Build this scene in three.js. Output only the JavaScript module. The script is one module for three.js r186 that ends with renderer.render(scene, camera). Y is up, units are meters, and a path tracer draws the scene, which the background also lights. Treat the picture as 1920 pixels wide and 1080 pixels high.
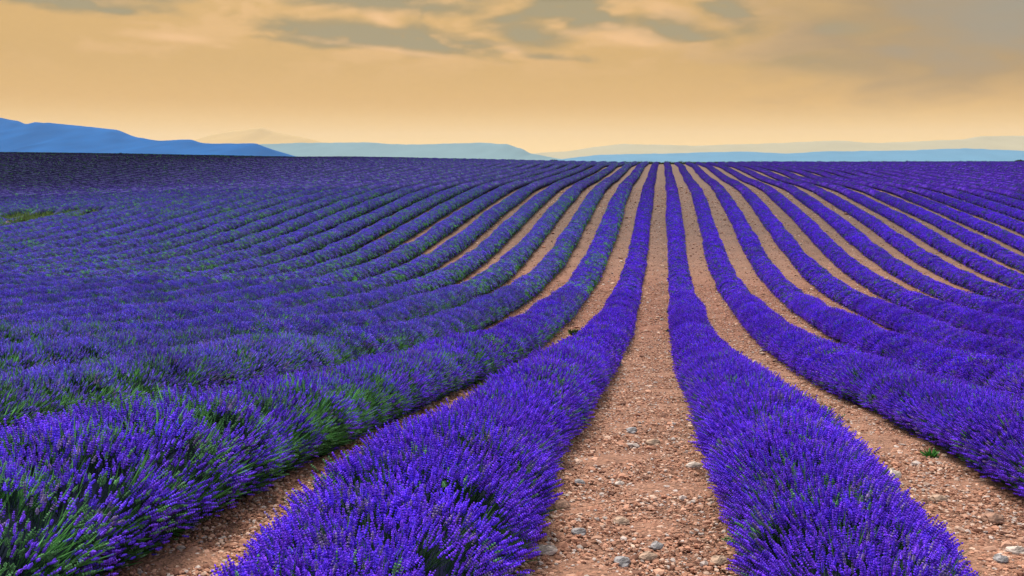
import * as THREE from 'three';
import { mergeGeometries } from 'three/addons/utils/BufferGeometryUtils.js';

// ---------------------------------------------------------------- camera, sky, sun, exposure
const scene = new THREE.Scene();
const camera = new THREE.PerspectiveCamera(37.299, 16 / 9, 0.1, 40000);
camera.rotation.order = 'YXZ';
camera.rotation.set(-8.531 * Math.PI / 180, 9.887 * Math.PI / 180, 0);
scene.add(camera);
const renderer = new THREE.WebGLRenderer({ antialias: true });
renderer.toneMapping = THREE.LinearToneMapping;
renderer.toneMappingExposure = 2.05;
renderer.shadowMap.enabled = true;

const SUN_AZ = -24, SUN_EL = 56, SUN_I = 2.7;             // degrees; azimuth counted to the right of the rows' direction
const sunDir = new THREE.Vector3(Math.sin(SUN_AZ * Math.PI / 180) * Math.cos(SUN_EL * Math.PI / 180), Math.sin(SUN_EL * Math.PI / 180), -Math.cos(SUN_AZ * Math.PI / 180) * Math.cos(SUN_EL * Math.PI / 180));
const sun = new THREE.DirectionalLight(new THREE.Color().setRGB(1, 0.89, 0.79), SUN_I);
sun.name = 'sun';
sun.position.copy(sunDir).multiplyScalar(200);
sun.castShadow = true;
sun.shadow.radius = 50;
sun.shadow.mapSize.set(4096, 4096);
Object.assign(sun.shadow.camera, { left: -90, right: 90, top: 90, bottom: -90, near: 10, far: 400 });
scene.add(sun, sun.target);

// ---------------------------------------------------------------- seeded noise
function rng(seed) { let s = seed | 0; return () => { s = (s + 0x6d2b79f5) | 0; let t = Math.imul(s ^ (s >>> 15), 1 | s); t = (t + Math.imul(t ^ (t >>> 7), 61 | t)) ^ t; return ((t ^ (t >>> 14)) >>> 0) / 4294967296; }; }
const hash = (x, y, s) => { let h = Math.imul(x, 374761393) + Math.imul(y, 668265263) + Math.imul(s, 1274126177); h = Math.imul(h ^ (h >>> 13), 1274126177); h ^= h >>> 16; return (h >>> 0) / 4294967296; };
const fade = (t) => t * t * t * (t * (t * 6 - 15) + 10), lerp = (a, b, t) => a + (b - a) * t, clamp = (x, a = 0, b = 1) => Math.min(b, Math.max(a, x));
const smooth = (x, a, b) => { const t = clamp((x - a) / (b - a)); return t * t * (3 - 2 * t); };
function noise(x, y, s = 0) {                                                    // -1 .. 1
  const ix = Math.floor(x), iy = Math.floor(y), u = fade(x - ix), v = fade(y - iy);
  return 2 * lerp(lerp(hash(ix, iy, s), hash(ix + 1, iy, s), u), lerp(hash(ix, iy + 1, s), hash(ix + 1, iy + 1, s), u), v) - 1;
}
function fbm(x, y, s = 0, n = 5) { let a = 0, k = 0.5; for (let i = 0; i < n; i++, k *= 0.5, x = x * 2.03 + 17.1, y = y * 2.03 + 9.7) a += k * noise(x, y, s + i); return a; }
const srgb = (r, g, b) => new THREE.Color().setRGB(r / 255, g / 255, b / 255, THREE.SRGBColorSpace);

// ---------------------------------------------------------------- sky: golden haze low down, broken grey cloud above
{
  const W = 4096, H = 2048, data = new Float32Array(W * H * 4), R2D = 180 / Math.PI;
  const lin = (...c) => srgb(...c).toArray(), mix3 = (a, b, t) => [lerp(a[0], b[0], t), lerp(a[1], b[1], t), lerp(a[2], b[2], t)];
  const K = 1 / 2.05, HOR = [1.08, 0.745, 0.305], LOW = lin(226, 180, 107), MID = lin(213, 171, 103), HIGH = lin(205, 176, 138), ZEN = [0.72, 0.75, 0.84], GREY = lin(146, 136, 100), GLOOM = lin(92, 95, 80), PEACH = lin(243, 194, 138);
  // this evening's cloud banks: azimuth, height, half length, half thickness (degrees), tilt, weight; negative weight is lit, peach coloured vapour
  const banks = [[-18.3, 7.6, 8.6, 0.9, -0.075, 1.15], [-17.9, 9.75, 7.4, 0.75, -0.037, 1.0], [-5.6, 9.4, 3.7, 1.45, -0.08, 1.15], [0.6, 8.05, 2.8, 0.85, -0.2, 1.0], [4, 9.1, 1.9, 1.1, -0.4, 0.95], [9.6, 7.75, 2.3, 0.5, 0, 0.75], [-9.2, 8.2, 3.2, 1, -0.15, 0.9], [-36, 9, 4, 0.6, -0.02, 1.1], [-34, 8.65, 1.6, 0.3, -0.02, 1], [-7.8, 6.6, 2.4, 0.26, -0.06, 0.75], [8.8, 5.95, 4.6, 0.65, -0.12, 0.45],
    [-2.5, 7.7, 3.9, 0.64, -0.12, -1], [-18.3, 8.85, 1.3, 0.5, -0.3, -0.9], [-30.8, 7.3, 3, 0.35, -0.04, -0.9], [0, 9.2, 2.2, 0.57, -0.3, -0.9], [-17.5, 6.95, 6.1, 0.22, -0.12, -0.8], [-10, 7, 1.2, 0.32, -0.3, -0.8]];
  for (let row = 0; row < H; row++) {
    const el = ((row + 0.5) / H - 0.5) * 180;
    if (el < -1) { for (let c = 0; c < W; c++) { const o = (row * W + c) * 4; data[o] = 0.10; data[o + 1] = 0.08; data[o + 2] = 0.07; data[o + 3] = 1; } continue; }
    const e = Math.max(el, 0), high = e > 40 ? 2 : 5;
    for (let col = 0; col < W; col++) {
      const round = ((col + 0.5) / W - 0.5) * 2 * Math.PI;
      let az = (round + Math.PI / 2) * R2D; if (az > 180) az -= 360;              // 0 = along the rows, + to the right
      let c = mix3(HOR, LOW, smooth(e, 0.4, 4.0)); c = mix3(c, MID, smooth(e, 3, 6.5)); c = mix3(c, HIGH, smooth(e, 9, 17)); c = mix3(c, ZEN, smooth(e, 11, 38));
      const d = 1 / Math.tan(Math.max(e, 0.6) / R2D), px = Math.sin(az / R2D) * d, pz = Math.cos(az / R2D) * d;
      const broad = e > 9 ? fbm(px * 0.5 + 3.1, pz * 0.4 + 1.7, 11, high) : 0;
      const deck = smooth(broad, -0.15, 0.3) * smooth(e, 9.5, 14);
      c = mix3(c, mix3(GREY, [0.70, 0.73, 0.80], smooth(e, 14, 40)), deck * 0.6);
      if (e < 16 && az > -50 && az < 32) {
        const wx = fbm(az * 0.16, e * 0.5, 40, 3), f1 = fbm(az * 0.26 + wx * 1.2, e * 1.05 + wx * 0.9, 41, 6), f2 = fbm(az * 0.75 + f1, e * 2.7 + wx, 43, 5);
        let dense = 0, lit = 0;
        for (const [ba, be, hl, ht, tilt, w] of banks) {
          const dx = (az - ba) / hl, dy = (e - be - tilt * (az - ba)) / ht;
          if (dx * dx > 4 || dy * dy > 9) continue;
          const q = Math.hypot(dx, dy * (dy < 0 ? 1.15 : 0.8)) + f1 * 1.0 + f2 * 0.5, m = 1 - smooth(q, 0.1, 1.45);
          if (w > 0) dense = Math.max(dense, w * m); else lit = Math.max(lit, -w * m);
        }
        const streak = smooth(f1 + 0.3 * f2, 0.0, 0.5) * smooth(e, 4.5, 7.5);
        c = mix3(c, PEACH, clamp(lit * 0.8 + streak * 0.35));
        c = mix3(c, GREY, clamp(dense * (1.15 + 0.7 * f2 + 0.35 * f1) * (1 - lit * 0.6), 0, 0.93));
        const veil = smooth(az + f1 * 5, -2, 17) * smooth(e + f1 * 1.5 + (az - 20) * 0.06, 1.6, 7.5);
        c = mix3(c, lin(164, 143, 110), veil * 0.85); c = mix3(c, GLOOM, smooth(az + f1 * 4, 8, 23) * smooth(e + f1, 3.5, 9.5) * 0.92);
      } else if (e < 16 && az >= 32) c = mix3(c, mix3(lin(166, 143, 116), GLOOM, smooth(e, 4, 11) * 0.75), smooth(e, 1.4, 8.5) * 0.8);
      const behind = smooth(Math.abs(az + 25), 60, 150) * (1 - smooth(e, 20, 50));
      c = mix3(c, [0.72, 0.70, 0.70], behind * 0.75);
      const s = Math.sin(e / R2D) * sunDir.y + Math.cos(e / R2D) * Math.sqrt(1 - sunDir.y ** 2) * Math.cos((az - SUN_AZ) / R2D), glow = Math.exp((s - 1) * 9);
      const o = (row * W + col) * 4, g = K * (1 + 0.015 * noise(az * 3, e * 9, 5));
      data[o] = c[0] * g + glow * 0.5; data[o + 1] = c[1] * g + glow * 0.44; data[o + 2] = c[2] * g + glow * 0.38; data[o + 3] = 1;
    }
  }
  const t = new THREE.DataTexture(data, W, H, THREE.RGBAFormat, THREE.FloatType);
  t.mapping = THREE.EquirectangularReflectionMapping; t.magFilter = THREE.LinearFilter; t.minFilter = THREE.LinearFilter; t.needsUpdate = true;
  scene.background = t; scene.environment = t;
}
scene.fog = new THREE.FogExp2(new THREE.Color().setRGB(0.88, 0.90, 1.0), 2.2e-5);

// ---------------------------------------------------------------- helpers
const taken = new Map();
function numbered(name) { const n = taken.get(name) ?? 0; taken.set(name, n + 1); return n ? `${name}_${String(n).padStart(3, '0')}` : name; }
function tag(o, label, category, group, kind) {
  o.userData.label = label;
  if (category) o.userData.category = category;
  if (group) o.userData.group = group;
  if (kind) o.userData.kind = kind;
  return o;
}
function put(name, geometry, material, parent = scene) {
  const m = new THREE.Mesh(geometry, material);
  m.name = parent === scene ? numbered(name) : name; m.castShadow = m.receiveShadow = true;
  parent.add(m); return m;
}
function base(name, x, y, z) { const g = new THREE.Group(); g.name = numbered(name); g.position.set(x, y, z); scene.add(g); return g; }
const ordinal = (n) => {
  const one = ['', 'first', 'second', 'third', 'fourth', 'fifth', 'sixth', 'seventh', 'eighth', 'ninth', 'tenth', 'eleventh', 'twelfth', 'thirteenth', 'fourteenth', 'fifteenth', 'sixteenth', 'seventeenth', 'eighteenth', 'nineteenth'];
  if (n < 20) return one[n];
  const ten = ['', '', 'twent', 'thirt', 'fort', 'fift', 'sixt', 'sevent'][Math.floor(n / 10)];
  return n % 10 ? `${ten}y-${one[n % 10]}` : `${ten}ieth`;
};

// ---------------------------------------------------------------- terrain: a slope down to a shallow hollow, then up to a rise that ends the field
const PROFILE = [[-30, 0.6], [-6, -1.35], [0, -1.7], [3, -1.76], [5, -1.97], [8, -2.42], [12, -3.06], [16, -3.6], [20, -4.0], [25, -4.36], [30, -4.58], [35, -4.56], [40, -4.3], [45, -3.86], [50, -3.42], [55, -3.04], [60, -2.7], [65, -2.42], [70, -2.27], [80, -2.03], [100, -1.46], [120, -1.0], [140, -0.76], [150, -0.72], [160, -0.85], [180, -1.7], [220, -4.5], [400, -22], [900, -45], [16000, -60]];
function profile(d) {
  let i = 1; while (i < PROFILE.length - 1 && PROFILE[i][0] < d) i++;
  const [x0, y0] = PROFILE[i - 1], [x1, y1] = PROFILE[i], p = PROFILE[Math.max(0, i - 2)], n = PROFILE[Math.min(PROFILE.length - 1, i + 1)];
  const h = x1 - x0, m0 = (y1 - p[1]) / (x1 - p[0] || 1), m1 = (n[1] - y0) / (n[0] - x0 || 1), t = clamp((d - x0) / h), t2 = t * t, t3 = t2 * t;
  return (2 * t3 - 3 * t2 + 1) * y0 + (t3 - 2 * t2 + t) * h * m0 + (-2 * t3 + 3 * t2) * y1 + (t3 - t2) * h * m1;
}
function ground(x, d) {                                                           // d = metres ahead of the camera (-z)
  let y = profile(d);
  const far = smooth(d, 70, 125) * (1 - smooth(d, 200, 900));
  y += far * 1.35 * Math.pow(clamp((-x - 8) / 95, 0, 1.6), 0.9) + far * 0.1 * smooth(x, 10, 50);
  y -= 0.85 * smooth(-x, 22, 60) * smooth(d, 35, 58) * (1 - smooth(d, 72, 105));
  y -= 0.08 * smooth(-x, 1.6, 3.2) * smooth(d, 3, 6) * (1 - smooth(d, 32, 45));
  y += 0.10 * noise(x * 0.06, d * 0.07, 3) * smooth(d, 30, 70) * (1 - smooth(d, 180, 300));
  return y;
}
const soilTone = (x, d) => {                                                      // the hollow keeps redder, moister soil; the near slope is pale sand, the far lanes are toned darker
  const red = smooth(d, 15, 21) * (1 - smooth(d, 30, 37));
  const c = [0.335, 0.178, 0.115], r = [0.27, 0.115, 0.07], p = [0.165, 0.103, 0.076];
  const n = 0.5 + 0.5 * fbm(x * 0.7, d * 0.7, 9, 3), t = clamp(red * 0.85 + 0.25 * (n - 0.5)), f = smooth(d, 30, 50);
  return [0, 1, 2].map((i) => lerp(lerp(c[i], p[i], f), r[i], t) * (0.9 + 0.2 * n));
};
{
  const xs = [], ds = [];
  for (let x = 0; x < 16000;) { xs.push(x); if (x) xs.unshift(-x); x += x < 14 ? 0.3 : x < 130 ? 0.3 + (x - 14) * 0.03 : x * 0.25; }
  for (let d = -25; d < 16000;) { ds.push(d); d += d < 0 ? 1 : d < 12 ? 0.22 : d < 170 ? 0.22 + (d - 12) * 0.018 : d * 0.12; }
  const nx = xs.length, P = new Float32Array(nx * ds.length * 3), C = new Float32Array(P.length), U = new Float32Array(nx * ds.length * 2), I = [];
  ds.forEach((d, j) => xs.forEach((x, i) => {
    const k = j * nx + i, clod = d < 60 && Math.abs(x) < 40 ? 0.03 * fbm(x * 3, d * 3, 31, 3) : 0;
    P.set([x, ground(x, d) + clod, -d], k * 3); U.set([x, d], k * 2);
    const t = d > 152 ? [0.07, 0.085, 0.05] : soilTone(x, d); C.set(t, k * 3);
    if (i && j) I.push(k - nx - 1, k - nx, k, k - nx - 1, k, k - 1);
  }));
  const g = new THREE.BufferGeometry();
  g.setAttribute('position', new THREE.BufferAttribute(P, 3)); g.setAttribute('color', new THREE.BufferAttribute(C, 3)); g.setAttribute('uv', new THREE.BufferAttribute(U, 2)); g.setIndex(I); g.computeVertexNormals();
  // crumbly stony soil, 2.3 m to a repeat
  const N = 1024, col = new Uint8Array(N * N * 4), bump = new Uint8Array(N * N * 4), S = 2.3, wrap = (f) => (x, y) => { const u = x / N, v = y / N, a = f(x, y), b = f(x - N, y), c = f(x, y - N), e = f(x - N, y - N); return lerp(lerp(a, b, u), lerp(c, e, u), v); };
  const big = wrap((x, y) => fbm(x / 90, y / 90, 51, 4)), crumb = wrap((x, y) => fbm(x / 11, y / 8, 52, 3)), grit = wrap((x, y) => noise(x / 4.2, y / 3.4, 53));
  for (let y = 0; y < N; y++) for (let x = 0; x < N; x++) {
    const o = (y * N + x) * 4, b = big(x, y), c = crumb(x, y), q = grit(x, y), pale = smooth(q + c * 0.6, 0.55, 0.9), v = clamp(1.0 + 0.2 * b + 0.42 * c + 0.12 * q, 0.3, 1.25);
    col.set([clamp(v * 228 + pale * 24, 0, 255), clamp(v * 226 + pale * 29, 0, 255), clamp(v * 224 + pale * 32, 0, 255), 255], o);
    const h = clamp(0.5 + 0.6 * c + 0.25 * q + 0.2 * b) * 255; bump.set([h, h, h, 255], o);
  }
  const tex = (d, s) => { const t = new THREE.DataTexture(d, N, N); t.wrapS = t.wrapT = THREE.RepeatWrapping; t.repeat.set(1 / S, 1 / S); t.magFilter = THREE.LinearFilter; if (s) t.colorSpace = THREE.SRGBColorSpace; t.needsUpdate = true; return t; };
  const m = new THREE.MeshStandardMaterial({ vertexColors: true, map: tex(col, true), bumpMap: tex(bump), bumpScale: 0.03, roughness: 0.97 });
  m.name = 'stony_soil';
  tag(put('ground', g, m), 'reddish stony soil between the lavender rows, reaching to the horizon', 'ground', null, 'structure');
}

// ---------------------------------------------------------------- hills beyond the field
function hill(name, label, D, ridge, color, foot, spread) {  // color: the tint of distance haze is painted into it
  const xs = [], n = 260, x0 = ridge[0][0], x1 = ridge[ridge.length - 1][0];
  const top = (x) => { let i = 1; while (i < ridge.length - 1 && ridge[i][0] < x) i++; const [a, p] = ridge[i - 1], [b, q] = ridge[i]; return lerp(p, q, smooth(x, a, b) * 0.5 + clamp((x - a) / (b - a)) * 0.5); };
  for (let i = 0; i <= n; i++) xs.push(lerp(x0, x1, i / n));
  const rows = [-1.15, -1, -0.8, -0.62, -0.46, -0.32, -0.2, -0.1, -0.04, 0, 0.05, 0.15, 0.35, 0.7, 1], P = [], C = [], I = [], s = D / 3000;
  rows.forEach((v, j) => xs.forEach((x, i) => {
    const t = top(x), spur = fbm(x / (130 * s), v * 2.2, 61, 4), drop = Math.pow(Math.abs(v), 0.85) * (1 + (D < 4000 ? 0.3 : 0.08) * spur * Math.sin(Math.PI * Math.min(1, Math.abs(v)))), k = j * xs.length + i;
    const y = Math.max(foot, lerp(t + (v === 0 ? 1.6 * s * fbm(x / (26 * s), D, 62, 3) : 0), foot, clamp(drop)));
    P.push(x + (D < 4000 ? 25 : 8) * s * spur * Math.abs(v), y, -D - v * spread);
    const w = 0.97 + (D < 4000 ? 0.26 : 0.08) * fbm(x / (60 * s), v * 7 + y / (40 * s), 63, 4); C.push(color[0] * w, color[1] * w, color[2] * w);
    if (i && j) I.push(k - xs.length - 1, k - xs.length, k, k - xs.length - 1, k, k - 1);
  }));
  const g = new THREE.BufferGeometry();
  g.setAttribute('position', new THREE.Float32BufferAttribute(P, 3)); g.setAttribute('color', new THREE.Float32BufferAttribute(C, 3)); g.setIndex(I); g.computeVertexNormals();
  const m = new THREE.MeshPhysicalMaterial({ vertexColors: true, roughness: 1, specularIntensity: 0, side: THREE.DoubleSide }); m.name = 'haze_tinted_woodland';
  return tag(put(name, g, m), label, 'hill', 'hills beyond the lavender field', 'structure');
}
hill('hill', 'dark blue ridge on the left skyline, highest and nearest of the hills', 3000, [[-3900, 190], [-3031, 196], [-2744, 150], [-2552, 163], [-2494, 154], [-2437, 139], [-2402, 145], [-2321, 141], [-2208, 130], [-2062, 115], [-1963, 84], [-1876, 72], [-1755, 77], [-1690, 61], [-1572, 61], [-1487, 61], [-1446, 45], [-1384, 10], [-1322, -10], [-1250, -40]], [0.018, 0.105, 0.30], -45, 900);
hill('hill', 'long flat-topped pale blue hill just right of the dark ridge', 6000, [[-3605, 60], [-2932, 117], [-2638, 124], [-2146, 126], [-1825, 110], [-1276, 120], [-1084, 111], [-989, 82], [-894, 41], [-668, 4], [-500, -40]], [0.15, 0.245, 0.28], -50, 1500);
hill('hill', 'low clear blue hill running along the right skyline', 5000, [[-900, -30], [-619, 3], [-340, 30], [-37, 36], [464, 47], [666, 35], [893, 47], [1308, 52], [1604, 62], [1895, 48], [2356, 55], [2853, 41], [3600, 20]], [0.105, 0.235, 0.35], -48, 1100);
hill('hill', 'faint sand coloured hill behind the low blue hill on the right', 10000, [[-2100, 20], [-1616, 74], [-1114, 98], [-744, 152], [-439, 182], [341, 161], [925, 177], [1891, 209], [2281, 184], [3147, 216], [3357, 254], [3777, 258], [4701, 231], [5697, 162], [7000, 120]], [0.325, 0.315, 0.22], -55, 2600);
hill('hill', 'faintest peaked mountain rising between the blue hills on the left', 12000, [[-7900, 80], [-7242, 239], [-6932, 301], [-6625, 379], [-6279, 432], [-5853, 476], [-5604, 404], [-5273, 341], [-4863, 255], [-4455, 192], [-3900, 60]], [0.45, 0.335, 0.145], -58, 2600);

// ---------------------------------------------------------------- lavender
const PITCH = 1.75, END = 149;
const rowX = (k) => (k > 0 ? k - 0.58 : k + 0.42) * PITCH;
// half outline of a row, from the ground at its side to the top (metres)
const OUT = [[0.27, 0], [0.355, 0.07], [0.395, 0.16], [0.385, 0.25], [0.33, 0.34], [0.22, 0.415], [0.11, 0.45], [0, 0.46]];
function outline(t) {                                                             // t from -1 (left foot) over 0 (top) to 1 (right foot): [x, y, nx, ny]
  const a = (1 - Math.abs(t)) * 7, i = Math.min(6, Math.floor(a)), f = a - i, p = OUT[i], q = OUT[i + 1], s = t < 0 ? -1 : 1, dx = q[0] - p[0], dy = q[1] - p[1], l = Math.hypot(dx, dy);
  return [s * lerp(p[0], q[0], f), lerp(p[1], q[1], f), s * dy / l, -dx / l];
}
const bushes = (k, d) => { const p = d / 0.52 + k * 3.7 + 0.5 * noise(d * 0.9, k, 81), fine = 1 - 0.95 * smooth(d, 35, 80); return fine * 0.07 * Math.cos(2 * Math.PI * p) * (0.6 + 0.4 * noise(d * 0.7, k * 5, 83)) + (0.04 + 0.05 * fine) * noise(d * 0.55, k * 7.3, 82) + 0.05 * fine * noise(d * 2.3, k * 3.1, 84); };
const girth = (k, d) => (k === -2 ? [1.3, 1.2] : k < -1 ? [1.16, 1.26] : k === -1 ? [1 + 0.2 * (1 - smooth(d, 3.2, 5.5)), 1 + 0.12 * (1 - smooth(d, 3.2, 5.5))] : k === 1 ? [0.98, 0.98] : [1.0, 0.90]);               // the older stand to the left is broader and taller
const wander = (k, d) => (k === -2 ? 0.13 * (1 - smooth(d, 12, 30)) : 0) + 0.045 * noise(d * 0.16, k * 9.1, 85);
const young = (k, x, d) => (k < -2 ? smooth(Math.hypot((x + 41) / 6, (d - 48) / 4.5) + 0.5 * noise(x * 0.5, d * 0.6, 95), 0.5, 1.2) : 1);     // a thin patch on the left where plants have died off
// how much green shows (0 all bloom): the rows to the left carry less bloom, most of it low on the side towards the path
function greenness(k, x, d, t) {
  const n = 0.5 + 0.5 * fbm(d * 0.8, k * 11.3 + t * 0.9, 91, 4), patch = smooth(n, 0.48, 0.80);
  if (k >= -1) return 0.03 + 0.07 * patch;
  const side = smooth(t, -0.25, 0.7);
  return clamp(0.08 + side * (0.13 + 0.26 * patch * (k === -2 ? 1.3 * (1 - 0.6 * smooth(d, 6, 14)) : 0.8)) + 0.10 * patch + 0.4 * (1 - young(k, x, d)), 0, 0.85) * (1 - 0.9 * smooth(-x, 18, 60) * smooth(d, 52, 80)) * (1 - 0.55 * smooth(d, 50, 66));
}
// tufts: several stems out of one point, each ending in a flower spike
function tuftParts(seed, o) {
  const r = rng(seed), F = { p: [], c: [], i: [] }, S = { p: [], c: [], i: [] }, up = new THREE.Vector3(0, 1, 0), v = new THREE.Vector3(), w = new THREE.Vector3();
  const push = (G, pts, faces, col) => { const b = G.p.length / 3; pts.forEach((q) => { G.p.push(q.x, q.y, q.z); G.c.push(...col); }); faces.forEach((f) => G.i.push(b + f)); };
  for (let n = 0; n < o.stems; n++) {
    const a = r() * 6.283, rad = o.spread * Math.sqrt(r()), len = o.length * (0.72 + 0.45 * r()), root = new THREE.Vector3(Math.cos(a) * rad * 0.25, 0, Math.sin(a) * rad * 0.25), tip = new THREE.Vector3(Math.cos(a) * rad, len, Math.sin(a) * rad);
    const dir = tip.clone().sub(root).normalize(), side = new THREE.Vector3().crossVectors(dir, v.set(Math.cos(a * 2.7), 0.2, Math.sin(a * 2.7))).normalize(), fwd = new THREE.Vector3().crossVectors(side, dir);
    if (o.stemWidth) {
      const sw = o.stemWidth, sc = 0.8 + 0.4 * r();
      for (const q of [side, fwd]) push(S, [root.clone().addScaledVector(q, -sw), root.clone().addScaledVector(q, sw), tip.clone().addScaledVector(q, sw * 0.6), tip.clone().addScaledVector(q, -sw * 0.6)], [0, 1, 2, 0, 2, 3], [0.9 * sc, sc, 0.85 * sc]);
    }
    const spike = o.spike * (0.7 + 0.55 * r()), m = o.whorls, sides = o.sides, tone = 0.8 + 0.4 * r();
    for (let k = 0; k < m; k++) {
      const low = k === 0 && m > 2 ? -0.3 : 0, y0 = (k + low) / m, rr = o.radius * (m > 1 ? [0.8, 1, 1, 0.85, 0.6, 0.4][Math.min(5, k + (m < 4 ? 1 : 0))] : 1) * (0.85 + 0.3 * r()), c = tip.clone().addScaledVector(dir, y0 * spike), h = spike / m;
      const pts = [c.clone()], faces = [], bright = tone * (0.6 + 0.8 * r());
      for (let s = 0; s < sides; s++) { const b = (s / sides) * 6.283 + k * 1.1 + a, wob = 0.75 + 0.5 * r(); pts.push(c.clone().addScaledVector(dir, h * (0.42 + 0.2 * r())).addScaledVector(side, Math.cos(b) * rr * wob).addScaledVector(fwd, Math.sin(b) * rr * wob)); faces.push(0, 1 + ((s + 1) % sides), 1 + s, sides + 1, 1 + s, 1 + ((s + 1) % sides)); }
      pts.push(c.clone().addScaledVector(dir, h * 1.08));
      push(F, pts, faces, [bright, bright * (0.9 + 0.2 * r()), bright]);
    }
  }
  const build = (G) => { if (!G.p.length) return null; const g = new THREE.BufferGeometry(); g.setAttribute('position', new THREE.Float32BufferAttribute(G.p, 3)); g.setAttribute('color', new THREE.Float32BufferAttribute(G.c, 3)); g.setIndex(G.i); const f = g.toNonIndexed(); f.computeVertexNormals(); return f; };
  return { flower: build(F), stem: build(S) };
}
function leafTuft(seed, blades, length, width, spread) {
  const r = rng(seed), p = [], c = [];
  for (let n = 0; n < blades; n++) {
    const a = r() * 6.283, q = spread * Math.sqrt(r()), l = length * (0.55 + 0.6 * r()), b = r() * 6.283, wx = Math.cos(b) * width, wz = Math.sin(b) * width, x = Math.cos(a) * q, z = Math.sin(a) * q, t = 0.75 + 0.5 * r();
    p.push(x * 0.4 - wx * 0.5, 0, z * 0.4 - wz * 0.5, x * 0.4 + wx * 0.5, 0, z * 0.4 + wz * 0.5, x * 0.8 + wx, l * 0.6, z * 0.8 + wz, x * 0.4 - wx * 0.5, 0, z * 0.4 - wz * 0.5, x * 0.8 + wx, l * 0.6, z * 0.8 + wz, x * 0.8 - wx, l * 0.6, z * 0.8 - wz, x * 0.8 - wx, l * 0.6, z * 0.8 - wz, x * 0.8 + wx, l * 0.6, z * 0.8 + wz, x * 1.15, l, z * 1.15);
    for (let i = 0; i < 9; i++) c.push(t, t, t);
  }
  const g = new THREE.BufferGeometry(); g.setAttribute('position', new THREE.Float32BufferAttribute(p, 3)); g.setAttribute('color', new THREE.Float32BufferAttribute(c, 3)); g.computeVertexNormals(); return g;
}
const plantMat = (name, rough, extra) => Object.assign(new THREE.MeshPhysicalMaterial({ color: 0xffffff, vertexColors: true, roughness: rough, side: THREE.DoubleSide, specularIntensity: 0.06, ...extra }), { name });
const FLOWER = plantMat('lavender_flower', 0.95, {}), STEM = plantMat('lavender_stem', 0.8, {}), LEAF = plantMat('lavender_leaf', 0.95, { transmission: 0.4, thickness: 0 }), BODY = new THREE.MeshPhysicalMaterial({ vertexColors: true, roughness: 1, specularIntensity: 0.03 });
BODY.name = 'lavender_bush';
// four grades of detail by distance: metres from, to, tufts per metre of row, scale of the core that carries them
const GRADE = [
  { to: 11, per: 880, core: 0.76, variants: [1, 2, 3, 4].map((s) => tuftParts(s, { stems: 6, spread: 0.060, length: 0.122, spike: 0.043, whorls: 5, sides: 5, radius: 0.0064, stemWidth: 0.0013 })), leaf: [5, 6].map((s) => leafTuft(s, 12, 0.175, 0.0030, 0.065)) },
  { to: 26, per: 430, core: 0.80, variants: [11, 12].map((s) => tuftParts(s, { stems: 9, spread: 0.075, length: 0.10, spike: 0.048, whorls: 2, sides: 4, radius: 0.0088, stemWidth: 0 })), leaf: [15].map((s) => leafTuft(s, 12, 0.155, 0.0042, 0.075)) },
  { to: 62, per: 210, core: 0.88, variants: [21, 22].map((s) => tuftParts(s, { stems: 12, spread: 0.085, length: 0.03, spike: 0.042, whorls: 1, sides: 3, radius: 0.0115, stemWidth: 0 })), leaf: [25].map((s) => leafTuft(s, 12, 0.095, 0.007, 0.085)) },
  { to: 999, per: 30, core: 0.90, variants: [31].map((s) => tuftParts(s, { stems: 16, spread: 0.14, length: 0.0, spike: 0.042, whorls: 1, sides: 3, radius: 0.022, stemWidth: 0 })), leaf: [35].map((s) => leafTuft(s, 10, 0.055, 0.016, 0.13)) },
];
const VIOLET = [0.138, 0.047, 0.71], BLUE = [0.155, 0.122, 0.63], GREEN = [0.075, 0.185, 0.070], DARK = [0.022, 0.028, 0.034], LEAFY = [0.030, 0.044, 0.052], SIDE_SHADE = [0.024, 0.030, 0.034], SHY = [0.055, 0.072, 0.15];
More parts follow.
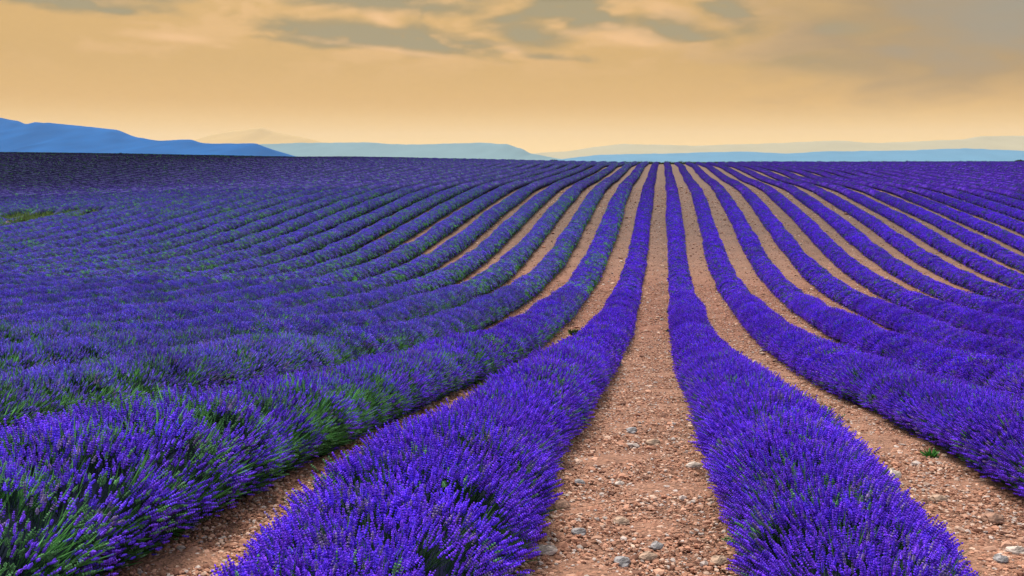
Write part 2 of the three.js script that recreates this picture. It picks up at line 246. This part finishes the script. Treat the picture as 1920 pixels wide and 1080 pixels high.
// bloom colour of a row: deep violet near and right of the path, an older blue-violet stand to the left, painted darker for shade at its far end
function bloom(k, x, d) {
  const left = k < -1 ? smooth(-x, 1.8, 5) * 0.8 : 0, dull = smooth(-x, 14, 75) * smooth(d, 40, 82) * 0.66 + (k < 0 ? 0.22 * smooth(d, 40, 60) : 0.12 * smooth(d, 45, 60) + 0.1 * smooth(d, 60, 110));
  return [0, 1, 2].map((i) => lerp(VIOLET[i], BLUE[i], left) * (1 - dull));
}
const seen = (x, d, m) => x > -0.875 * d - m && x < 0.392 * d + m;
let placed = 0;
function lavenderRow(k, label) {
  const X = rowX(k), r = rng(1000 + k * 77), rowLean = 0;
  // the stretch of this row that the view takes in, with some metres to spare
  const from = Math.max(-1.5, k < 0 ? (-X - 3.5) / 0.875 : (X - 3.5) / 0.392), row = base('lavender_row', X, 0, 0);
  tag(row, label, 'lavender row', 'lavender rows across the field');
  // the leafy body of the row
  const ts = []; for (let i = 0; i <= 14; i++) ts.push(-1 + i / 7);
  const P = [], C = [], I = []; let j = 0;
  for (let d = from; d <= END; j++) {
    const gap = young(k, X, d), swell = 1 + bushes(k, d), core = d < 11 ? 0.76 : d < 26 ? 0.80 : lerp(0.87, 0.93, smooth(d, 26, 75)), endTaper = Math.min(1, (END - d) / 0.6 + 0.02) * lerp(0.25, 1, gap);
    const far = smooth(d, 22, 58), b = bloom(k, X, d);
    ts.forEach((t, i) => {
      const o = outline(t), lump = 1 + 0.05 * (1 - smooth(d, 30, 60)) * noise(d * 4.1, t * 4 + k * 13, 86), x = o[0] * core * swell * lump * endTaper * girth(k, d)[0] + wander(k, d);
      P.push(x, ground(X + x, d) - 0.02 + o[1] * core * swell * lump * endTaper * girth(k, d)[1], -d);
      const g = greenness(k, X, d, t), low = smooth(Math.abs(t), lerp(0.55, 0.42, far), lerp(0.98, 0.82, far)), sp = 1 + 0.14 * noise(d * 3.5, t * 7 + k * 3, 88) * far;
      const shy = k < -1 ? 0.6 * smooth(t, 0.0, 0.6) : 0, fl = [0, 1, 2].map((c) => lerp(lerp(b[c] * 0.62, SHY[c], shy), GREEN[c] * 0.8, clamp(g * 0.8))), pl = fl.map((c, q) => lerp(c, SIDE_SHADE[q], low * 0.85));  // low sides darkened, shade painted in; path side toned for thinner bloom and shade
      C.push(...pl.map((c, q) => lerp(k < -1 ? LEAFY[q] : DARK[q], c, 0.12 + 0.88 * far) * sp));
      if (i && j) { const a = j * 15 + i; I.push(a - 16, a - 15, a, a - 16, a, a - 1); }
    });
    d += d >= END ? 1 : Math.max(0.09, Math.min(END - d, 0.05 + Math.abs(d) * 0.0065)) || 1;
  }
  const g = new THREE.BufferGeometry(); g.setAttribute('position', new THREE.Float32BufferAttribute(P, 3)); g.setAttribute('color', new THREE.Float32BufferAttribute(C, 3)); g.setIndex(I); g.computeVertexNormals();
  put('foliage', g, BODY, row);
  // tufts of flowering stems and of leaves all over it
  let start = Math.max(1.2, from);
  const q = new THREE.Quaternion(), yaw = new THREE.Quaternion(), up = new THREE.Vector3(0, 1, 0), n = new THREE.Vector3(), pos = new THREE.Vector3(), sc = new THREE.Vector3();
  for (const G of GRADE) {
    const end = Math.min(G.to, END);
    if (end <= start) continue;
    const flowers = G.variants.map(() => ({ m: [], c: [], s: [] })), leaves = G.leaf.map(() => ({ m: [], c: [] })), count = Math.floor((end - start) * G.per);
    for (let i = 0; i < count; i++) {
      const d = start + r() * (end - start), reach = d > 62 ? 0.6 : d > 26 ? 0.85 : 0.97, t = clamp((r() + r() * 0.35 - 0.175) * 2 - 1, -1, 1) * reach, x = X;
      if (!seen(x, d, 3) || r() > young(k, X, d) * 1.1) continue;
      const o = outline(t), swell = 1 + bushes(k, d), cs = G.core * swell * (0.94 + 0.12 * r()), lx = o[0] * cs * girth(k, d)[0] + wander(k, d);
      pos.set(lx, ground(X + lx, d) + o[1] * cs * girth(k, d)[1] - 0.005, -d);
      const green = greenness(k, X, d, t), along = 0.5 * Math.sin(2 * Math.PI * (d / 0.52 + k * 3.7));
      n.set(o[2] * 0.9 + (r() - 0.5) * 0.55, Math.max(0.02, o[3]) * 0.75 + 0.5 + (r() - 0.5) * 0.25, along * 0.35 + (r() - 0.5) * 0.6).normalize();
      q.setFromUnitVectors(up, n).multiply(yaw.setFromAxisAngle(up, r() * 6.283));
      const low = smooth(Math.abs(t), 0.6, 0.97), s = (0.85 + 0.3 * r()) * (1 - 0.25 * low) * swell; sc.set(s, s, s);
      const isGreen = r() < green * 0.6, M = new THREE.Matrix4().compose(pos, q, sc);
      if (!isGreen && r() > low * 0.3 + (k < -1 ? (d < 13 ? 0.12 * smooth(t, 0.05, 0.6) : 0.6 * smooth(t, 0.28, 0.62)) : 0)) {
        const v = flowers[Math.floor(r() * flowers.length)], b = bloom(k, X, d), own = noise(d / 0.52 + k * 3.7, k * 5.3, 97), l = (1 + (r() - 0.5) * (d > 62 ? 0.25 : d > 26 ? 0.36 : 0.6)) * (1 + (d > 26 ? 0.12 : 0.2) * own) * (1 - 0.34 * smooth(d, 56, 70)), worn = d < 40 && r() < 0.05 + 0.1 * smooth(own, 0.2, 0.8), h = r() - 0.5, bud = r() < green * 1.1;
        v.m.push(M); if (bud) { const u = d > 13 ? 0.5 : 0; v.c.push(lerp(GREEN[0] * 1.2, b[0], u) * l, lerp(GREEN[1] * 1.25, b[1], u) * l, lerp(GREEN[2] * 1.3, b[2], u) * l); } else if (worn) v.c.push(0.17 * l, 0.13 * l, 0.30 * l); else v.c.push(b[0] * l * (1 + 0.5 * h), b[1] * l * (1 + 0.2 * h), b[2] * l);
        if (k < -1) v.s.push(0.055, 0.085, 0.10); else v.s.push(GREEN[0] * 0.75, GREEN[1] * 0.7, GREEN[2] * 1.1);
      }
      if (isGreen || r() < (k < -1 ? 0.10 + 0.28 * low : 0.16 + 0.5 * low)) {
        const v = leaves[Math.floor(r() * leaves.length)], lit = isGreen ? 1.25 : 0.7, l = lit * (0.7 + 0.6 * r());
        v.m.push(M); v.c.push(GREEN[0] * l * (k < -1 ? 1.35 : 1), GREEN[1] * l * (k < -1 ? 1.75 : 0.95), GREEN[2] * l * (k < -1 ? 1.25 : 1));
      }
    }
    const inst = (name, geo, mat, ms, cs) => {
      if (!ms.length || !geo) return;
      const im = new THREE.InstancedMesh(geo, mat, ms.length); ms.forEach((m, i) => im.setMatrixAt(i, m));
      im.instanceColor = new THREE.InstancedBufferAttribute(new Float32Array(cs), 3);
      im.name = name; im.userData.kind = 'stuff'; im.castShadow = im.receiveShadow = true; row.add(im); placed += ms.length;
    };
    flowers.forEach((v, i) => { inst('flower_spikes', G.variants[i].flower, FLOWER, v.m, v.c); inst('stems', G.variants[i].stem, STEM, v.m, v.s); });
    leaves.forEach((v, i) => inst('leaves', G.leaf[i], LEAF, v.m, v.c));
    start = end;
  }
}
lavenderRow(-1, 'violet lavender row along the left edge of the central gravel path');
lavenderRow(1, 'violet lavender row along the right edge of the central gravel path');
for (let k = 2; k <= 32; k++) lavenderRow(k, k === 2 ? 'violet lavender row with a green weed at its foot, second right of central path' : `bright violet lavender row, ${ordinal(k)} to the right of the central gravel path`);
for (let k = 2; k <= 70; k++) lavenderRow(-k, k === 2 ? 'bushy lavender row with bright green leaves showing, filling the lower left corner' : `${k > 30 ? 'dull dark' : 'blue-violet and green'} lavender row, ${ordinal(k)} to the left of the central gravel path`);
console.log('tufts', placed);

// ---------------------------------------------------------------- stones, gravel, weeds on the paths
function pebble(seed, detail, flat) {
  const g = new THREE.IcosahedronGeometry(1, detail), r = rng(seed), p = g.attributes.position, ox = r() * 50;
  for (let i = 0; i < p.count; i++) { const x = p.getX(i), y = p.getY(i), z = p.getZ(i), s = 1 + 0.28 * noise(x * 1.3 + ox, y * 1.3 + z * 1.7, seed) + 0.10 * noise(x * 3.1 + z * 2 + ox, y * 3.3 - z, seed + 1); p.setXYZ(i, x * s, y * s * flat, z * s); }
  g.computeVertexNormals(); return g;
}
{
  const mat = new THREE.MeshStandardMaterial({ color: 0xffffff, roughness: 0.95 }); mat.name = 'gravel_stone';
  const kinds = [1, 2, 3, 4].map((s) => ({ g: pebble(s * 5, 0, 0.6), m: [], c: [] })), r = rng(4242), q = new THREE.Quaternion(), e = new THREE.Euler(), pos = new THREE.Vector3(), sc = new THREE.Vector3();
  const tones = [[0.40, 0.205, 0.13], [0.30, 0.145, 0.09], [0.46, 0.265, 0.18], [0.20, 0.095, 0.06], [0.52, 0.37, 0.28], [0.44, 0.38, 0.34]];
  for (let i = 0; i < 290000; i++) {
    const d = i < 245000 ? 2.2 + 30 * Math.pow(r(), 1.7) : 14 + 56 * r(), k = Math.floor(lerp(-0.875 * d - 1, 0.392 * d + 1, r()) / PITCH), lane = (k + 0.42 + 0.5 + (r() - 0.5) * 0.62) * PITCH;
    if (!seen(lane, d, 1)) continue;
    const v = kinds[Math.floor(r() * 4)], s = (0.0032 + 0.0085 * Math.pow(r(), 3)) * (1 + d * 0.04) * (i < 245000 ? 1 : 1.35) * (r() < 0.04 ? 1.5 + 1.1 * r() : 1), t = tones[Math.floor(Math.pow(r(), 1.5) * 5.99)], l = 0.7 + 0.55 * r();
    pos.set(lane, ground(lane, d) + s * 0.15 + 0.006, -d); sc.set(s * (0.8 + 0.7 * r()), s * (0.7 + 0.5 * r()), s * (0.8 + 0.5 * r()));
    v.m.push(new THREE.Matrix4().compose(pos, q.setFromEuler(e.set((r() - 0.5) * 0.9, r() * 6.283, (r() - 0.5) * 0.9)), sc)); v.c.push(t[0] * l, t[1] * l, t[2] * l);
  }
  const gravel = new THREE.Group(); gravel.name = 'gravel'; scene.add(gravel); tag(gravel, 'small orange and grey gravel strewn over the bare paths between rows', 'gravel', null, 'stuff');
  for (const v of kinds) { const im = new THREE.InstancedMesh(v.g, mat, v.m.length); v.m.forEach((m, i) => im.setMatrixAt(i, m)); im.instanceColor = new THREE.InstancedBufferAttribute(new Float32Array(v.c), 3); im.name = 'pebbles'; im.userData.kind = 'stuff'; im.castShadow = im.receiveShadow = true; gravel.add(im); }
}
{
  const N = 128, dat = new Uint8Array(N * N * 4);
  for (let i = 0; i < N * N; i++) { const x = i % N, y = Math.floor(i / N), v = clamp(0.8 + 0.5 * fbm(x / 14, y / 14, 77, 5)) * 255; dat.set([v, v * 0.98, v * 0.95, 255], i * 4); }
  const tex = new THREE.DataTexture(dat, N, N); tex.colorSpace = THREE.SRGBColorSpace; tex.wrapS = tex.wrapT = THREE.RepeatWrapping; tex.magFilter = THREE.LinearFilter; tex.needsUpdate = true;
  const mats = { white: [0.62, 0.56, 0.52], grey: [0.33, 0.34, 0.37], tan: [0.46, 0.34, 0.26], brown: [0.36, 0.22, 0.16] };
  for (const n in mats) { const m = new THREE.MeshStandardMaterial({ color: new THREE.Color().setRGB(...mats[n]), map: tex, roughness: 0.9, bumpMap: tex, bumpScale: 0.004 }); m.name = n + '_stone'; mats[n] = m; }
  const shapes = [0, 1, 2, 3].map((i) => pebble(300 + i * 7, 3, 0.62));
  // [x, metres ahead, half length, half width, tone, label]
  const stones = [
    [-0.19, 6.96, 0.048, 0.045, 'grey', 'blue-grey stone alone in the middle of the central path, farthest of its stones'],
    [0.26, 5.64, 0.062, 0.034, 'white', 'long whitish stone beside the right-hand row of the central path'],
    [-0.49, 4.43, 0.045, 0.05, 'brown', 'brown half buried stone at the left side of the central path'],
    [-0.50, 3.71, 0.058, 0.035, 'white', 'flat pale stone at the lower left edge of the central path'],
    [-0.13, 3.66, 0.040, 0.036, 'grey', 'dark blue-grey stone at the bottom middle of the central path'],
    [-0.02, 3.74, 0.048, 0.030, 'tan', 'tan stone with grey top just right of the dark blue-grey stone'],
    [-0.45, 5.00, 0.034, 0.024, 'grey', 'small grey stone left on the central path above the brown stone'],
    [-0.21, 5.03, 0.028, 0.022, 'white', 'small white stone midway along the central path'],
    [-0.01, 6.42, 0.060, 0.040, 'tan', 'broad tan stone just beyond the long whitish stone'],
    [0.02, 3.90, 0.034, 0.030, 'grey', 'small grey stone in the right half of the central path bottom'],
    [-0.16, 4.24, 0.040, 0.034, 'tan', 'pinkish tan stone low in the middle of the central path'],
    [0.30, 3.76, 0.040, 0.034, 'tan', 'tan stone at the lower right edge of the central path'],
    [-0.36, 4.02, 0.040, 0.030, 'grey', 'grey stone above the flat pale stone on the central path'],
    [1.54, 5.72, 0.062, 0.058, 'white', 'large white stone on the path right of the first right-hand row'],
    [1.82, 4.77, 0.052, 0.048, 'brown', 'brown rounded stone near the right frame edge, second path on the right'],
    [1.32, 5.55, 0.044, 0.034, 'tan', 'tan stone against the flowers, just left of the large white stone'],
    [1.72, 4.22, 0.044, 0.032, 'white', 'pale stone in the lower right corner of the view'],
    [1.60, 4.08, 0.036, 0.030, 'grey', 'grey stone beside the pale stone in the lower right corner'],
    [1.66, 5.15, 0.046, 0.034, 'tan', 'flat tan stone between the large white stone and the brown rounded one'],
  ];
  stones.forEach(([x, d, a, b, tone, label], i) => {
    const m = put('stone', shapes[i % 4], mats[tone]); m.scale.set(a, (a + b) * 0.36, b); m.rotation.set(0.1, i * 0.37 % 0.7 - 0.3, 0.08); m.position.set(x, ground(x, d) + (a + b) * 0.12 + 0.008, -d);
    tag(m, label, 'stone', 'larger stones on the paths');
  });
}
{
  const mat = plantMat('weed_leaf', 0.75, {});
  const weeds = [[2.03, 6.55, 0.085, [0.07, 0.24, 0.05], 'bright green leafy weed at the foot of the second right-hand row'], [-1.86, 18.8, 0.2, [0.08, 0.15, 0.04], 'green weed on the bare path left of the first left-hand row'], [0.26, 20.1, 0.10, [0.06, 0.13, 0.045], 'dark green weed against the right edge of the central path far down'], [0.27, 24.5, 0.09, [0.06, 0.12, 0.045], 'tiny dark weed on the central path edge, beyond the other dark weed']];
  weeds.forEach(([x, d, s, c, label], i) => {
    const w = base('weed', x, ground(x, d), -d), r = rng(900 + i), parts = [];
    for (let n = 0; n < 26; n++) { const g = leafTuft(910 + i * 40 + n, 3, s * 0.8, s * 0.10, s * 0.3), a = r() * 6.283, tilt = 0.3 + 0.9 * r(); g.rotateX(tilt); g.rotateY(a); g.translate(Math.sin(a) * s * 0.25 * r(), 0, Math.cos(a) * s * 0.25 * r()); parts.push(g); }
    const geo = mergeGeometries(parts), k = geo.attributes.color; for (let n = 0; n < k.count; n++) k.setXYZ(n, k.getX(n) * c[0], k.getY(n) * c[1], k.getZ(n) * c[2]);
    put('leaves', geo, mat, w);
    const st = leafTuft(990 + i, 5, s * 0.7, s * 0.02, s * 0.1), ks = st.attributes.color; for (let n = 0; n < ks.count; n++) ks.setXYZ(n, 0.06, 0.1, 0.04); put('stem', st, mat, w);
    tag(w, label, 'weed', 'weeds on the paths');
  });
  // grass where lavender has died off on the left, and along the far edge of the field
  const blade = leafTuft(700, 16, 0.42, 0.03, 0.3), r = rng(701), pos = new THREE.Vector3(), q = new THREE.Quaternion(), sc = new THREE.Vector3(), e = new THREE.Euler();
  const scatter = (name, label, n, at, tone) => {
    const im = new THREE.InstancedMesh(blade, LEAF, n), c = [];
    for (let i = 0; i < n; i++) { const [x, d, s] = at(), l = 0.7 + 0.6 * r(); pos.set(x, ground(x, d) - 0.02, -d); sc.set(s, s * (0.6 + 0.6 * r()), s); im.setMatrixAt(i, new THREE.Matrix4().compose(pos, q.setFromEuler(e.set(0, r() * 6.283, 0)), sc)); c.push(tone[0] * l, tone[1] * l, tone[2] * l); }
    im.instanceColor = new THREE.InstancedBufferAttribute(new Float32Array(c), 3); im.name = name; im.castShadow = im.receiveShadow = true; scene.add(im); tag(im, label, 'grass', null, 'stuff');
  };
  scatter('grass', 'yellow-green grass filling the thin patch among the rows on the left', 260, () => { for (;;) { const x = -41 + (r() - 0.5) * 13, d = 48 + (r() - 0.5) * 10; if (r() > young(-10, x, d) + 0.12) return [x, d, 0.45 + 0.5 * r()]; } }, [0.10, 0.17, 0.06]);
  scatter('rough_grass', 'dark rough grass along the far edge of the lavender field', 5200, () => { const d = END + 0.5 + 5 * r(); return [lerp(-0.88 * d - 5, 0.4 * d + 5, r()), d, 0.7 + 0.7 * r() * r()]; }, [0.045, 0.06, 0.035]);
}
// ---------------------------------------------------------------- low shrubs on the skyline
{
  const mat = plantMat('shrub_leaf', 0.85, {}), bark = new THREE.MeshStandardMaterial({ color: new THREE.Color().setRGB(0.08, 0.06, 0.045), roughness: 0.95 }); bark.name = 'bark';
  // [x, metres ahead, height, width, label]
  const spots = [[-118, 166, 1.5, 3.4, 'low dark shrub at the far left end of the skyline'], [-109, 160, 1.3, 1.0, 'slender upright shrub on the skyline below the dark blue ridge'], [-101, 168, 1.3, 3.0, 'wide low shrub on the skyline, right of the slender upright one'], [-84, 165, 1.2, 2.6, 'small shrub on the skyline below the end of the dark blue ridge'],
    [-37, 166, 1.0, 2.2, 'first shrub on the skyline below the flat-topped pale hill'], [-30, 163, 1.0, 1.6, 'second small shrub on the skyline below the flat-topped pale hill'], [-20.5, 164, 1.5, 2.8, 'bushiest shrub on the skyline, left of the vanishing rows'], [-23.5, 165, 1.0, 1.8, 'small shrub touching the left side of the bushiest skyline shrub'],
    [33, 166, 0.9, 2.2, 'low shrub on the skyline right of the vanishing rows'], [47, 165, 1.0, 2.4, 'low shrub on the skyline under the low blue hill'], [61.5, 164, 1.5, 2.6, 'tallest shrub on the skyline near the right frame edge']];
  spots.forEach(([x, d, h, w, label], i) => {
    const s = base('shrub', x, ground(x, d) - 0.05, -d), r = rng(600 + i), parts = [];
    for (let n = 0; n < 130; n++) { const a = r() * 6.283, v = r(), q = Math.sqrt(r()) * w * 0.5 * Math.sqrt(1 - Math.pow(v, 3)), g = leafTuft(20 + n, 5, 0.42, 0.08, 0.2); g.rotateZ((r() - 0.5) * 2); g.rotateY(a); g.translate(Math.cos(a) * q, 0.1 + v * (h - 0.3), Math.sin(a) * q); parts.push(g); }
    const geo = mergeGeometries(parts), k = geo.attributes.color; for (let n = 0; n < k.count; n++) k.setXYZ(n, k.getX(n) * 0.045, k.getY(n) * 0.06, k.getZ(n) * 0.035);
    put('crown', geo, mat, s); s.scale.set(0.85, 0.62, 0.85);
    const trunks = [-0.3, 0, 0.28].map((t) => { const g = new THREE.CylinderGeometry(0.03, 0.06, h * 0.7, 6); g.translate(0, h * 0.35, 0); g.rotateZ(t); return g; });
    put('trunk', mergeGeometries(trunks), bark, s);
    tag(s, label, 'shrub', 'low shrubs on the skyline');
  });
}
renderer.render(scene, camera);
